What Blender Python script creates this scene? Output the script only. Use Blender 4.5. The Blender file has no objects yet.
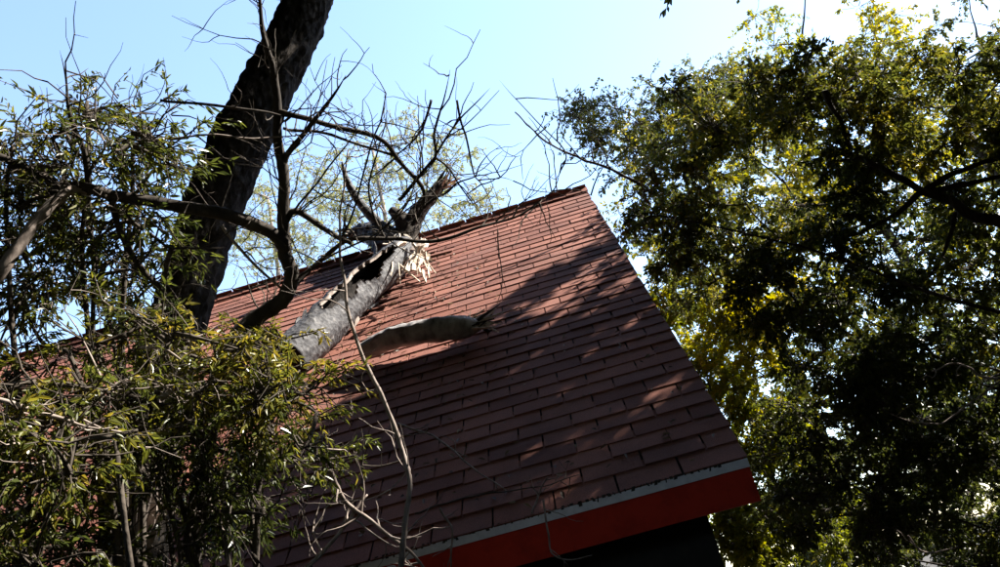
import bpy, math, random
import numpy as np
from mathutils import Matrix, Vector, noise

# ------------------------------------------------------------------ camera
sc = bpy.context.scene
F, CX, CY = 817.4, 500.0, 283.5                  # focal length and centre in photograph pixels
PITCH = math.radians(42.0)                       # roof pitch
EAVE = 2.2                                       # height of the roof edge
d1 = np.array([0.95769163, 0.28070685, -0.0634855])
d2 = np.array([-0.03427139, 0.33025667, 0.94326879])
nn = np.array([-0.28574852, 0.90118488, -0.32590427])
upc = math.cos(PITCH) * nn + math.sin(PITCH) * d2
yc = math.cos(PITCH) * d2 - math.sin(PITCH) * nn
MW = np.stack([d1, yc, upc])                     # camera (right, up, forward) -> world
CAM = np.array([0, 0, EAVE]) - MW @ (3.7556 * np.array([(746 - CX) / F, -(457 - CY) / F, 1.0]))
cam = bpy.data.cameras.new('camera')
cam.lens = 36.0 * F / 1000.0
cam.sensor_width = 36.0
cam.clip_start = 0.05
cam.clip_end = 3000
camo = bpy.data.objects.new('camera', cam)
sc.collection.objects.link(camo)
m3 = np.stack([MW[:, 0], MW[:, 1], -MW[:, 2]], 1)
mat4 = np.eye(4); mat4[:3, :3] = m3; mat4[:3, 3] = CAM
camo.matrix_world = Matrix(mat4.tolist())
sc.camera = camo

# ------------------------------------------------------------------ sky, sun, exposure
GAM = math.radians(22.0)                         # how far the sun stands off the roof plane
NR = np.array([0, -math.sin(PITCH), math.cos(PITCH)])
PU = np.array([0, math.cos(PITCH), math.sin(PITCH)])
PD = 0.77 * np.array([1., 0, 0]) + 0.64 * PU
PD /= np.linalg.norm(PD)
SUN = math.cos(GAM) * PD + math.sin(GAM) * NR
SUN /= np.linalg.norm(SUN)
elev = math.asin(SUN[2]); azim = math.atan2(SUN[0], SUN[1])
world = bpy.data.worlds.new('World'); sc.world = world; world.use_nodes = True
nt = world.node_tree
sky = nt.nodes.new('ShaderNodeTexSky'); sky.sky_type = 'NISHITA'; sky.sun_disc = False
sky.sun_elevation = elev; sky.sun_rotation = azim
sky.air_density = 1.0; sky.dust_density = 0.45; sky.ozone_density = 0.6
bg = nt.nodes['Background']; bg.inputs['Strength'].default_value = 0.14
nt.links.new(sky.outputs['Color'], bg.inputs['Color'])
sun = bpy.data.lights.new('sun', 'SUN'); sun.energy = 5.0; sun.angle = math.radians(0.5)
sun.color = (1.0, 0.94, 0.84)
suno = bpy.data.objects.new('sun', sun); sc.collection.objects.link(suno)
suno.rotation_euler = Vector(SUN.tolist()).to_track_quat('Z', 'Y').to_euler()
suno.location = (20, 0, 20)
vs = sc.view_settings
vs.view_transform = 'Standard'; vs.look = 'None'; vs.gamma = 1.0; vs.use_curve_mapping = False
vs.exposure = 1.9
sc.cycles.max_bounces = 5; sc.cycles.transmission_bounces = 3; sc.cycles.diffuse_bounces = 3

# ------------------------------------------------------------------ helpers
C = sc.collection
rng = np.random.default_rng(11)
random.seed(5)

def nrm(v):
    v = np.asarray(v, float)
    return v / np.maximum(np.linalg.norm(v, axis=-1, keepdims=True), 1e-9)

def at(px, py, d):
    return CAM + MW @ (d * np.array([(px - CX) / F, -(py - CY) / F, 1.0]))

def roofpt(px, py, h=0.0):
    r = at(px, py, 1) - CAM
    o = np.array([0, 0, EAVE]) + NR * h
    return CAM + r * (((o - CAM) @ NR) / (r @ NR))

def proj(P):
    v = (np.asarray(P) - CAM) @ MW
    return np.stack([CX + F * v[..., 0] / v[..., 2], CY - F * v[..., 1] / v[..., 2], v[..., 2]], -1)

def link(o, parent=None):
    C.objects.link(o)
    if parent is not None:
        o.parent = parent
    return o

def fast_mesh(name, V, faces, mat, parent=None, tint=None, smooth=False, mats=None, midx=None):
    """faces: (M,k) int array of equal sided faces, or list of such arrays"""
    V = np.asarray(V, np.float32)
    fl = faces if isinstance(faces, list) else [faces]
    fl = [np.asarray(f, np.int32) for f in fl if len(f)]
    me = bpy.data.meshes.new(name)
    me.vertices.add(len(V)); me.vertices.foreach_set('co', V.ravel())
    loops = np.concatenate([f.ravel() for f in fl])
    tot = np.concatenate([np.full(len(f), f.shape[1], np.int32) for f in fl])
    start = np.concatenate([[0], np.cumsum(tot)[:-1]]).astype(np.int32)
    me.loops.add(len(loops)); me.loops.foreach_set('vertex_index', loops)
    me.polygons.add(len(tot)); me.polygons.foreach_set('loop_start', start)
    me.polygons.foreach_set('loop_total', tot)
    me.polygons.foreach_set('use_smooth', np.full(len(tot), bool(smooth)))
    for mm in (mats or [mat]):
        me.materials.append(mm)
    if midx is not None:
        me.polygons.foreach_set('material_index', np.asarray(midx, np.int32))
    me.update(calc_edges=True)
    if tint is not None:
        a = me.attributes.new('tint', 'FLOAT', 'FACE')
        a.data.foreach_set('value', np.asarray(tint, np.float32))
    return link(bpy.data.objects.new(name, me), parent)

def tag(o, label=None, cat=None, group=None, kind=None):
    if label: o['label'] = label
    if cat: o['category'] = cat
    if group: o['group'] = group
    if kind: o['kind'] = kind
    return o

def thing(name, loc, label, cat, group=None):
    o = bpy.data.objects.new(name, None)
    o.location = tuple(float(c) for c in loc); o.empty_display_size = 0.2
    link(o); bpy.context.view_layer.update()
    return tag(o, label, cat, group)

class MB:
    """collects tubes / boxes in world coordinates"""
    def __init__(s): s.V = []; s.Q = []; s.T = []; s.n = 0
    def add(s, V, Q=None, T=None):
        V = np.asarray(V, float).reshape(-1, 3)
        if Q is not None and len(Q): s.Q.append(np.asarray(Q).reshape(-1, 4) + s.n)
        if T is not None and len(T): s.T.append(np.asarray(T).reshape(-1, 3) + s.n)
        s.V.append(V); s.n += len(V)
    def box(s, o, u, v, w):
        o, u, v, w = map(lambda a: np.asarray(a, float), (o, u, v, w))
        P = [o, o + u, o + u + v, o + v, o + w, o + u + w, o + u + v + w, o + v + w]
        s.add(P, [[0, 3, 2, 1], [4, 5, 6, 7], [0, 1, 5, 4], [1, 2, 6, 5], [2, 3, 7, 6], [3, 0, 4, 7]])
    def tube(s, P, r, k=6, rough=0.0, cap=True):
        P = np.asarray(P, float); m = len(P)
        r = np.asarray(r, float) * np.ones(m)
        t = np.gradient(P, axis=0); t = nrm(t)
        ref = np.array([0.31, 0.23, 0.92])
        a = nrm(np.cross(t, ref)); b = np.cross(t, a)
        ang = np.arange(k) * 2 * np.pi / k
        rr = r[:, None] * (1 + rough * rng.standard_normal((m, k)))
        V = P[:, None, :] + rr[..., None] * (np.cos(ang)[None, :, None] * a[:, None, :] + np.sin(ang)[None, :, None] * b[:, None, :])
        i = np.arange(m - 1)[:, None] * k; j = np.arange(k)[None, :]; j2 = (j + 1) % k
        Q = np.stack([i + j, i + j2, i + k + j2, i + k + j], -1).reshape(-1, 4)
        T = []
        V = V.reshape(-1, 3)
        if cap:
            V = np.concatenate([V, P[:1], P[-1:]])
            c0, c1 = m * k, m * k + 1
            T = [[c0, (q + 1) % k, q] for q in range(k)] + [[c1, (m - 1) * k + q, (m - 1) * k + (q + 1) % k] for q in range(k)]
        s.add(V, Q, T)
    def build(s, name, mat, parent=None, smooth=True, tint=None, mats=None):
        V = np.concatenate(s.V)
        if parent is not None:
            V = V - world_of(parent)
        fl = []
        if s.Q: fl.append(np.concatenate(s.Q))
        if s.T: fl.append(np.concatenate(s.T))
        return fast_mesh(name, V, fl, mat, parent, tint, smooth)

def world_of(o):
    p = np.zeros(3)
    while o is not None:
        p = p + np.array(o.location); o = o.parent
    return p

def spline(P, n=8):
    """Catmull-Rom through P (any row width)"""
    P = np.asarray(P, float)
    if len(P) < 3:
        u = np.linspace(0, 1, n + 1)[:, None]
        return P[0] * (1 - u) + P[-1] * u
    E = np.concatenate([[2 * P[0] - P[1]], P, [2 * P[-1] - P[-2]]])
    out = []
    for i in range(1, len(E) - 2):
        p0, p1, p2, p3 = E[i - 1], E[i], E[i + 1], E[i + 2]
        for u in np.linspace(0, 1, n, endpoint=False):
            out.append(0.5 * (2 * p1 + (p2 - p0) * u + (2 * p0 - 5 * p1 + 4 * p2 - p3) * u * u + (3 * p1 - p0 - 3 * p2 + p3) * u ** 3))
    out.append(P[-1])
    return np.array(out)

def wob(P, amp, scale=3.0, seed=0):
    """gentle kinks along a branch"""
    Q = P.copy()
    for i, p in enumerate(P):
        v = noise.noise_vector(Vector((p * scale + seed * 7.3).tolist()))
        Q[i] += amp * np.array(v)
    Q[0] = P[0]
    return Q

# ------------------------------------------------------------------ materials
def new_mat(name):
    m = bpy.data.materials.new(name); m.use_nodes = True
    t = m.node_tree
    return m, t, t.nodes['Principled BSDF']

def N(t, typ, **kw):
    n = t.nodes.new(typ)
    for k, v in kw.items():
        if k in n.inputs.keys(): n.inputs[k].default_value = v
        else: setattr(n, k, v)
    return n

def ramp(t, stops):
    r = t.nodes.new('ShaderNodeValToRGB')
    e = r.color_ramp.elements
    while len(e) < len(stops): e.new(0.5)
    for i, (p, c) in enumerate(stops):
        e[i].position = p; e[i].color = (*c, 1)
    return r

def mat_leaf(name, stops, trans=0.38, rough=0.38, spec=0.5):
    m, t, b = new_mat(name)
    a = N(t, 'ShaderNodeAttribute', attribute_name='tint')
    r = ramp(t, stops)
    t.links.new(a.outputs['Fac'], r.inputs[0])
    t.links.new(r.outputs[0], b.inputs['Base Color'])
    b.inputs['Roughness'].default_value = rough
    b.inputs['Specular IOR Level'].default_value = spec
    tr = N(t, 'ShaderNodeBsdfTranslucent')
    hs = N(t, 'ShaderNodeHueSaturation'); hs.inputs['Value'].default_value = 1.5; hs.inputs['Saturation'].default_value = 1.1
    hs.inputs['Hue'].default_value = 0.496
    t.links.new(r.outputs[0], hs.inputs['Color']); t.links.new(hs.outputs[0], tr.inputs['Color'])
    mx = N(t, 'ShaderNodeMixShader'); mx.inputs[0].default_value = trans
    t.links.new(b.outputs[0], mx.inputs[1]); t.links.new(tr.outputs[0], mx.inputs[2])
    t.links.new(mx.outputs[0], t.nodes['Material Output'].inputs['Surface'])
    return m

def mat_bark(name, stops, scale=14.0, stretch=0.25, bump=0.6, dist=0.02, rough=0.9):
    m, t, b = new_mat(name)
    tc = N(t, 'ShaderNodeTexCoord'); mp = N(t, 'ShaderNodeMapping')
    mp.inputs['Scale'].default_value = (1, 1, stretch)
    n1 = N(t, 'ShaderNodeTexNoise', Scale=scale, Detail=8.0, Roughness=0.65)
    n2 = N(t, 'ShaderNodeTexVoronoi', Scale=scale * 1.6)
    t.links.new(tc.outputs['Object'], mp.inputs['Vector'])
    t.links.new(mp.outputs[0], n1.inputs['Vector']); t.links.new(mp.outputs[0], n2.inputs['Vector'])
    r = ramp(t, stops)
    t.links.new(n1.outputs['Fac'], r.inputs[0]); t.links.new(r.outputs[0], b.inputs['Base Color'])
    mul = N(t, 'ShaderNodeMath', operation='MULTIPLY')
    t.links.new(n1.outputs['Fac'], mul.inputs[0]); t.links.new(n2.outputs['Distance'], mul.inputs[1])
    bp = N(t, 'ShaderNodeBump', Strength=bump, Distance=dist)
    t.links.new(mul.outputs[0], bp.inputs['Height']); t.links.new(bp.outputs[0], b.inputs['Normal'])
    b.inputs['Roughness'].default_value = rough; b.inputs['Specular IOR Level'].default_value = 0.25
    return m

M_BARK = mat_bark('dark_bark', [(0.3, (0.018, 0.014, 0.011)), (0.55, (0.05, 0.04, 0.032)), (0.75, (0.12, 0.1, 0.085))])
M_BARK2 = mat_bark('black_furrowed_bark', [(0.3, (0.008, 0.007, 0.006)), (0.52, (0.034, 0.027, 0.022)), (0.7, (0.11, 0.092, 0.076))], 16, 0.5, 0.9, 0.03)
M_TWIG = mat_bark('twig_bark', [(0.3, (0.03, 0.023, 0.018)), (0.7, (0.10, 0.082, 0.065))], 30, 1.0, 0.3)
M_PALE = mat_bark('pale_branch_bark', [(0.3, (0.12, 0.095, 0.08)), (0.5, (0.27, 0.22, 0.19)), (0.75, (0.42, 0.36, 0.32))], 22, 0.5, 0.4, 0.008)
M_LOG = mat_bark('weathered_log', [(0.3, (0.018, 0.017, 0.019)), (0.46, (0.05, 0.049, 0.053)), (0.6, (0.10, 0.097, 0.1)), (0.74, (0.36, 0.34, 0.32))], 16, 1.0, 0.5, 0.03, 0.7)
M_SILVER = mat_bark('silvery_bare_wood', [(0.3, (0.10, 0.097, 0.1)), (0.45, (0.30, 0.29, 0.29)), (0.6, (0.48, 0.46, 0.45)), (0.75, (0.66, 0.63, 0.6))], 11, 0.6, 0.5, 0.02, 0.75)
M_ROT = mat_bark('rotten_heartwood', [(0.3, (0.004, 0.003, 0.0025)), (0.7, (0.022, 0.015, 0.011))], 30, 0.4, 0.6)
M_SPLINT = mat_bark('torn_wood', [(0.3, (0.22, 0.13, 0.08)), (0.42, (0.58, 0.47, 0.36)), (0.65, (0.78, 0.70, 0.6))], 40, 0.15, 0.5, 0.005)

def mat_shingle(name, attr):
    m, t, b = new_mat(name)
    tc = N(t, 'ShaderNodeTexCoord')
    geo = N(t, 'ShaderNodeNewGeometry')
    if attr:
        a = N(t, 'ShaderNodeAttribute', attribute_name='tint'); rnd = a.outputs['Fac']
    else:
        rnd = N(t, 'ShaderNodeObjectInfo').outputs['Random']
    r = ramp(t, [(0.0, (0.18, 0.066, 0.046)), (0.4, (0.245, 0.098, 0.071)), (0.75, (0.285, 0.12, 0.088)), (1.0, (0.22, 0.095, 0.075))])
    t.links.new(rnd, r.inputs[0])
    n1 = N(t, 'ShaderNodeTexNoise', Scale=260.0, Detail=3.0)         # mineral granules
    n2 = N(t, 'ShaderNodeTexNoise', Scale=1.7, Detail=7.0, Roughness=0.6)           # weathering
    t.links.new(geo.outputs['Position'], n1.inputs['Vector']); t.links.new(geo.outputs['Position'], n2.inputs['Vector'])
    g = ramp(t, [(0.3, (0.55, 0.55, 0.55)), (0.7, (1.35, 1.3, 1.25))])
    t.links.new(n1.outputs['Fac'], g.inputs[0])
    w = ramp(t, [(0.28, (0.50, 0.50, 0.52)), (0.5, (0.92, 0.92, 0.93)), (0.75, (1.15, 1.13, 1.08))])
    t.links.new(n2.outputs['Fac'], w.inputs[0])
    m1 = N(t, 'ShaderNodeMixRGB', blend_type='MULTIPLY'); m1.inputs[0].default_value = 1
    m2 = N(t, 'ShaderNodeMixRGB', blend_type='MULTIPLY'); m2.inputs[0].default_value = 1
    t.links.new(r.outputs[0], m1.inputs[1]); t.links.new(g.outputs[0], m1.inputs[2])
    t.links.new(m1.outputs[0], m2.inputs[1]); t.links.new(w.outputs[0], m2.inputs[2])
    t.links.new(m2.outputs[0], b.inputs['Base Color'])
    bp = N(t, 'ShaderNodeBump', Strength=0.35, Distance=0.004)
    t.links.new(n1.outputs['Fac'], bp.inputs['Height']); t.links.new(bp.outputs[0], b.inputs['Normal'])
    b.inputs['Roughness'].default_value = 0.85; b.inputs['Specular IOR Level'].default_value = 0.3
    return m
M_SH = mat_shingle('shingle', False)
M_SHF = mat_shingle('shingle_field', True)

def mat_plain(name, c0, c1, scale=8, rough=0.6, bump=0.2, dist=0.003, spec=0.4, lo=0.35, hi=0.7):
    m, t, b = new_mat(name)
    geo = N(t, 'ShaderNodeNewGeometry')
    n1 = N(t, 'ShaderNodeTexNoise', Scale=scale, Detail=8.0, Roughness=0.65)
    t.links.new(geo.outputs['Position'], n1.inputs['Vector'])
    r = ramp(t, [(lo, c0), (hi, c1)])
    t.links.new(n1.outputs['Fac'], r.inputs[0]); t.links.new(r.outputs[0], b.inputs['Base Color'])
    bp = N(t, 'ShaderNodeBump', Strength=bump, Distance=dist)
    t.links.new(n1.outputs['Fac'], bp.inputs['Height']); t.links.new(bp.outputs[0], b.inputs['Normal'])
    b.inputs['Roughness'].default_value = rough; b.inputs['Specular IOR Level'].default_value = spec
    return m
M_RED = mat_plain('red_painted_board', (0.34, 0.020, 0.008), (0.62, 0.038, 0.014), 7, 0.6, spec=0.12, lo=0.25, hi=0.55)
M_DRIP = mat_plain('white_metal_drip_edge', (0.66, 0.64, 0.66), (0.86, 0.84, 0.87), 16, 0.5)
M_GRIME = mat_plain('grime', (0.03, 0.025, 0.022), (0.07, 0.06, 0.05), 30, 0.9)
M_WALL = mat_plain('dark_stained_siding', (0.018, 0.013, 0.010), (0.04, 0.03, 0.022), 12, 0.75, 0.3)
M_DECK = mat_plain('roof_felt', (0.02, 0.018, 0.018), (0.04, 0.035, 0.035), 20, 0.9)
M_GROUND = mat_plain('forest_floor', (0.022, 0.016, 0.010), (0.06, 0.045, 0.028), 3, 0.95, 0.6, 0.03)

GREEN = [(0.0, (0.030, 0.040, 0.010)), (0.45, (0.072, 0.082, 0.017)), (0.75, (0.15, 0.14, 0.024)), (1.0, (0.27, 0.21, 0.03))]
M_LEAF_OAK = mat_leaf('oak_leaf', GREEN, 0.47)
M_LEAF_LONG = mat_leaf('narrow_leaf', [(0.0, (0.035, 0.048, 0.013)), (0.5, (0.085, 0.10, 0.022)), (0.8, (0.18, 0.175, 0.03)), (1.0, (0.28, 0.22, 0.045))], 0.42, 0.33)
M_LEAF_YEL = mat_leaf('yellow_leaf', [(0.0, (0.07, 0.085, 0.013)), (0.5, (0.17, 0.18, 0.02)), (1.0, (0.33, 0.27, 0.025))], 0.48)
M_LEAF_PALE = mat_leaf('pale_spring_leaf', [(0.0, (0.15, 0.16, 0.06)), (0.6, (0.24, 0.24, 0.085)), (1.0, (0.30, 0.27, 0.10))], 0.45, 0.5)

# ------------------------------------------------------------------ ground
gx = np.concatenate([np.linspace(-900, -40, 22), np.linspace(-36, 36, 61), np.linspace(40, 900, 22)])
GX, GY = np.meshgrid(gx, gx, indexing='ij')
def ground_z(x, y):
    r = np.hypot(x, y)
    return 0.12 * np.sin(x * 0.7 + 1.3) * np.cos(y * 0.55) * np.clip((r - 6) / 8, 0, 1) + 0.0 * x
GZ = ground_z(GX, GY) - 0.02
ng = len(gx)
ii, jj = np.meshgrid(np.arange(ng - 1), np.arange(ng - 1), indexing='ij')
gq = np.stack([ii * ng + jj, (ii + 1) * ng + jj, (ii + 1) * ng + jj + 1, ii * ng + jj + 1], -1).reshape(-1, 4)
g = fast_mesh('ground', np.stack([GX, GY, GZ], -1).reshape(-1, 3), gq, M_GROUND, None, None, True)
tag(g, 'brown forest floor of leaf litter under the trees', 'ground', kind='structure')

# ------------------------------------------------------------------ house
LS = 5.52; YR = LS * math.cos(PITCH); ZR = EAVE + LS * math.sin(PITCH)
XL = -12.6
house = thing('house', (-6, YR, 0), 'house with brown shingle roof and red fascia board under the fallen trunk', 'house')
W0 = 0.34                                          # wall line behind the eave
mb = MB()                                          # front wall
mb.box((XL + 0.25, W0, 0), (-XL - 0.47, 0, 0), (0, 0.14, 0), (0, 0, EAVE + 0.10))
mb.build('wall', M_WALL, house, False)
mb = MB()
mb.box((XL + 0.25, 2 * YR - W0 - 0.14, 0), (-XL - 0.47, 0, 0), (0, 0.14, 0), (0, 0, EAVE + 0.10))
mb.build('wall', M_WALL, house, False)
for x0 in (-0.355, XL + 0.25):                     # gable ends
    mb = MB()
    pr = [(W0 + 0.143, 0), (2 * YR - W0 - 0.143, 0), (2 * YR - W0 - 0.143, EAVE + 0.25), (YR, ZR - 0.13), (W0 + 0.143, EAVE + 0.25)]
    V = [(x0, y, z) for y, z in pr] + [(x0 + 0.13, y, z) for y, z in pr]
    me = bpy.data.meshes.new('gable_wall')
    V = np.array(V) - world_of(house)
    me.from_pydata([tuple(v) for v in V], [], [(0, 4, 3, 2, 1), (5, 6, 7, 8, 9)] + [(i, (i + 1) % 5, (i + 1) % 5 + 5, i + 5) for i in range(5)])
    me.materials.append(M_WALL); me.update()
    link(bpy.data.objects.new('gable_wall', me), house)
# roof deck (both slopes as thick boards)
mb = MB()
t0 = 0.06
for sgn in (1, -1):
    def R_(x, t, h):
        p = np.array([x, 0, EAVE]) + PU * t + NR * h
        if sgn < 0: p[1] = 2 * YR - p[1]
        return p
    o = R_(XL, 0.012, -0.03 - t0)
    mb.box(o, R_(-0.02, 0.012, -0.03 - t0) - o, R_(XL, LS, -0.03 - t0) - o, R_(XL, 0.012, -0.03) - o)
roof = mb.build('roof', M_DECK, house, False)
roof['label'] = 'weathered reddish brown shingle roof'
EXPO, TAB, THK = LS / 40.0, 0.305, 0.0080
# one shingle tab: a thin wedge, origin at the middle of its lower edge; local x = along the eave, y = up slope, z = normal
def tab_verts(w):
    g = 0.005; h0 = THK; ln = EXPO * 1.55
    return np.array([(-w / 2 + g, 0, 0.0), (w / 2 - g, 0, 0.0), (w / 2 - g, ln, -0.005), (-w / 2 + g, ln, -0.005),
                     (-w / 2 + g, 0, h0), (w / 2 - g, 0, h0), (w / 2 - g, ln, -0.0025), (-w / 2 + g, ln, -0.0025)])
TQ = np.array([[0, 3, 2, 1], [4, 5, 6, 7], [0, 1, 5, 4], [1, 2, 6, 5], [2, 3, 7, 6], [3, 0, 4, 7]])
tabs = []
for c in range(41):
    t = c * EXPO - (0.012 if c == 0 else 0)
    off = (TAB / 2 if c % 2 else 0) + random.uniform(-0.02, 0.02)
    x = 0.012
    first = True
    while x > XL:
        w = TAB if not first else (off if off > 0.05 else TAB + off)
        first = False
        tabs.append((x - w / 2, t + random.uniform(-0.004, 0.004), w, random.uniform(-0.006, 0.006), random.uniform(-0.002, 0.004), random.random()))
        x -= w
tabs = [q for q in tabs if q[1] < LS - 0.03]
ia, ib = roofpt(290, 360), roofpt(415, 255)          # the trunk came down along this line and shifted the shingles under it
for n_, q in enumerate(tabs):
    p = np.array([q[0], 0, EAVE]) + PU * q[1]
    u = np.clip(((p - ia) @ (ib - ia)) / ((ib - ia) @ (ib - ia)), 0, 1)
    d_ = np.linalg.norm(p - ia - u * (ib - ia))
    if d_ < 0.42 and random.random() < 0.6:
        tabs[n_] = (q[0], q[1] - random.uniform(0, .03), q[2], q[3] + random.gauss(0, .05), q[4] + random.uniform(0, .016), q[5])
BASE = np.array([0, 0, EAVE])
def tab_matrix(q):
    x, t, w, rz, lift, _ = q
    c, s = math.cos(rz), math.sin(rz)
    ex = np.array([1., 0, 0]); ey = PU; ez = NR
    tilt = lift / EXPO
    a = ex * c + ey * s; b = -ex * s + ey * c
    b2 = nrm(b - ez * tilt); n2 = nrm(np.cross(a, b2))
    o = BASE + ex * x + PU * t + NR * lift
    return a, b2, n2, o
P = np.array([BASE + np.array([q[0], 0, 0]) + PU * (q[1] + 0.06) for q in tabs])
pj = proj(P)
score = np.array([(q[2] > 0.29) and (330 < p[0] < 990) and (110 < p[1] < 562) for q, p in zip(tabs, pj)]) / pj[:, 2]
pick = set(np.argsort(-score)[:300].tolist())
me = bpy.data.meshes.new('shingle')
me.from_pydata([tuple(v) for v in tab_verts(TAB)], [], [tuple(int(i) for i in f) for f in TQ]); me.materials.append(M_SH); me.update()
rw = world_of(roof)
fV, fQ, fT = [], [], []
for i, q in enumerate(tabs):
    a, b, n, o = tab_matrix(q)
    if i in pick:
        ob = bpy.data.objects.new('shingle', me)
        m = np.eye(4); m[:3, 0] = a; m[:3, 1] = b; m[:3, 2] = n; m[:3, 3] = o - rw
        link(ob, roof); ob.matrix_local = Matrix(m.tolist())
    else:
        v = tab_verts(q[2]); fQ.append(TQ + 8 * len(fV))
        fV.append(o - rw + v[:, :1] * a + v[:, 1:2] * b + v[:, 2:3] * n); fT += [q[5]] * 6
    # the back slope gets the same covering
for q in tabs:
    if q[1] < LS - 0.03:
        a, b, n, o = tab_matrix(q)
        v = tab_verts(q[2]); fQ.append(TQ[:, ::-1] + 8 * len(fV))
        W_ = o + v[:, :1] * a + v[:, 1:2] * b + v[:, 2:3] * n
        W_[:, 1] = 2 * YR - W_[:, 1]
        fV.append(W_ - rw); fT += [q[5]] * 6
tag(fast_mesh('shingle_field', np.concatenate(fV), np.concatenate(fQ), M_SHF, roof, fT), kind='stuff')
# ridge caps: bent pieces lapped along the ridge
me = bpy.data.meshes.new('ridge_cap')
hw = 0.135; ca, sa = math.cos(PITCH), math.sin(PITCH)
V = []
for x, h in ((0, 0.010), (0.24, 0.0)):
    for th in (0.010, 0.0):
        V += [(x, -hw * ca, -hw * sa + h + th), (x, -0.02, 0.010 + h + th - 0.008), (x, 0.02, 0.010 + h + th - 0.008), (x, hw * ca, -hw * sa + h + th)]
Fc = []
for k in range(3):
    Fc += [(k, k + 1, k + 9, k + 8), (k + 4, k + 12, k + 13, k + 5), (k, k + 4, k + 5, k + 1), (k + 8, k + 9, k + 13, k + 12)]
Fc += [(0, 8, 12, 4), (3, 7, 15, 11)]
me.from_pydata(V, [], Fc); me.materials.append(M_SH); me.update()
x = 0.015
while x > XL:
    ob = bpy.data.objects.new('ridge_cap', me); link(ob, roof)
    ob.location = tuple(np.array([x - 0.24, YR, ZR + 0.018]) - rw); ob.rotation_euler = (random.uniform(-.02, .02), random.uniform(-.006, .006), random.uniform(-.01, .01))
    x -= 0.15
# fascia, drip edge, soffit, rake boards
FH = 0.145
mb = MB(); mb.box((XL, 0.004, EAVE - 0.055 - FH), (-XL - 0.001, 0, 0), (0, 0.028, 0), (0, 0, FH + 0.012))
mb.build('fascia', M_RED, house, False)['label'] = 'red painted fascia board along the eave'
mb = MB(); mb.box((XL, -0.009, EAVE - 0.046), (-XL + 0.002, 0, 0), (0, 0.010, 0), (0, 0, 0.040))
mb.box((XL, 0.001, EAVE - 0.016), (-XL + 0.002, 0, 0), np.array([0, 0.012, 0.0]), (0, 0, 0.004))
drip = mb.build('drip_edge', M_DRIP, house, False); drip['label'] = 'grimy white metal drip edge'
# grime runs on the drip edge: small thin flecks of litter and dirt hanging over its top
mb = MB()
x = -0.1
while x > -8:
    w = random.uniform(0.003, 0.018); h = random.uniform(0.003, 0.019) * random.random() + 0.002
    mb.box((x - w, -0.0125, EAVE - 0.004 - h), (w, 0, 0), (0, 0.004, 0), (random.uniform(-.01, .01), 0, h + 0.008))
    x -= w * 0.5 + random.uniform(0.0, 0.03)
tag(mb.build('dirt_fleck', M_GRIME, house, False), kind='stuff')
mb = MB(); mb.box((XL, 0.033, EAVE - 0.17), (-XL - 0.02, 0, 0), (0, W0 - 0.036, 0), (0, 0, 0.012))
mb.build('soffit', M_WALL, house, False)
for sgn in (1, -1):
    mb = MB()
    y = lambda v: v if sgn > 0 else 2 * YR - v
    for x0 in (-0.018, XL - 0.02):
        A = np.array([x0, y(0.036), EAVE - 0.20]); B = np.array([x0, y(YR - 0.003 * 0), ZR - 0.20])
        mb.box(A, (0.016, 0, 0), B - A, (0, 0, 0.165))
    mb.build('rake_board', M_RED, house, False)
mb = MB(); mb.box((XL, 2 * YR - 0.032, EAVE - 0.055 - FH), (-XL - 0.001, 0, 0), (0, 0.028, 0), (0, 0, FH + 0.012))
mb.build('fascia', M_RED, house, False)

# ------------------------------------------------------------------ leaves
def leaf_cloud(pos, dirs, nor, ln, wd, six=False):
    """returns V, list of face arrays; leaves folded along the midrib"""
    k = len(pos)
    d = nrm(dirs); s = nrm(np.cross(d, nor)); n = np.cross(s, d)
    ln = np.asarray(ln)[:, None] * np.ones((k, 1)); wd = np.asarray(wd)[:, None] * np.ones((k, 1))
    if six:
        V = np.stack([pos,
                      pos + ln * .32 * d + wd * .46 * s + wd * .18 * n,
                      pos + ln * .68 * d + wd * .36 * s + wd * .10 * n - ln * .05 * n,
                      pos + ln * d - ln * .14 * n,
                      pos + ln * .68 * d - wd * .36 * s + wd * .10 * n - ln * .05 * n,
                      pos + ln * .32 * d - wd * .46 * s + wd * .18 * n], 1).reshape(-1, 3)
        b = (np.arange(k) * 6)[:, None]
        Fq = np.concatenate([b + np.array([[0, 1, 2, 3]]), b + np.array([[0, 3, 4, 5]])], 1).reshape(-1, 4)
        return V, Fq, 2
    V = np.stack([pos, pos + ln * .48 * d + wd * .5 * s + wd * .2 * n, pos + ln * d - ln * .06 * n, pos + ln * .48 * d - wd * .5 * s + wd * .2 * n], 1).reshape(-1, 3)
    b = (np.arange(k) * 4)[:, None]
    Ft = np.concatenate([b + np.array([[0, 1, 2]]), b + np.array([[0, 2, 3]])], 1).reshape(-1, 3)
    return V, Ft, 2

def sphere(k):
    v = rng.standard_normal((k, 3)); return nrm(v)

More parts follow.
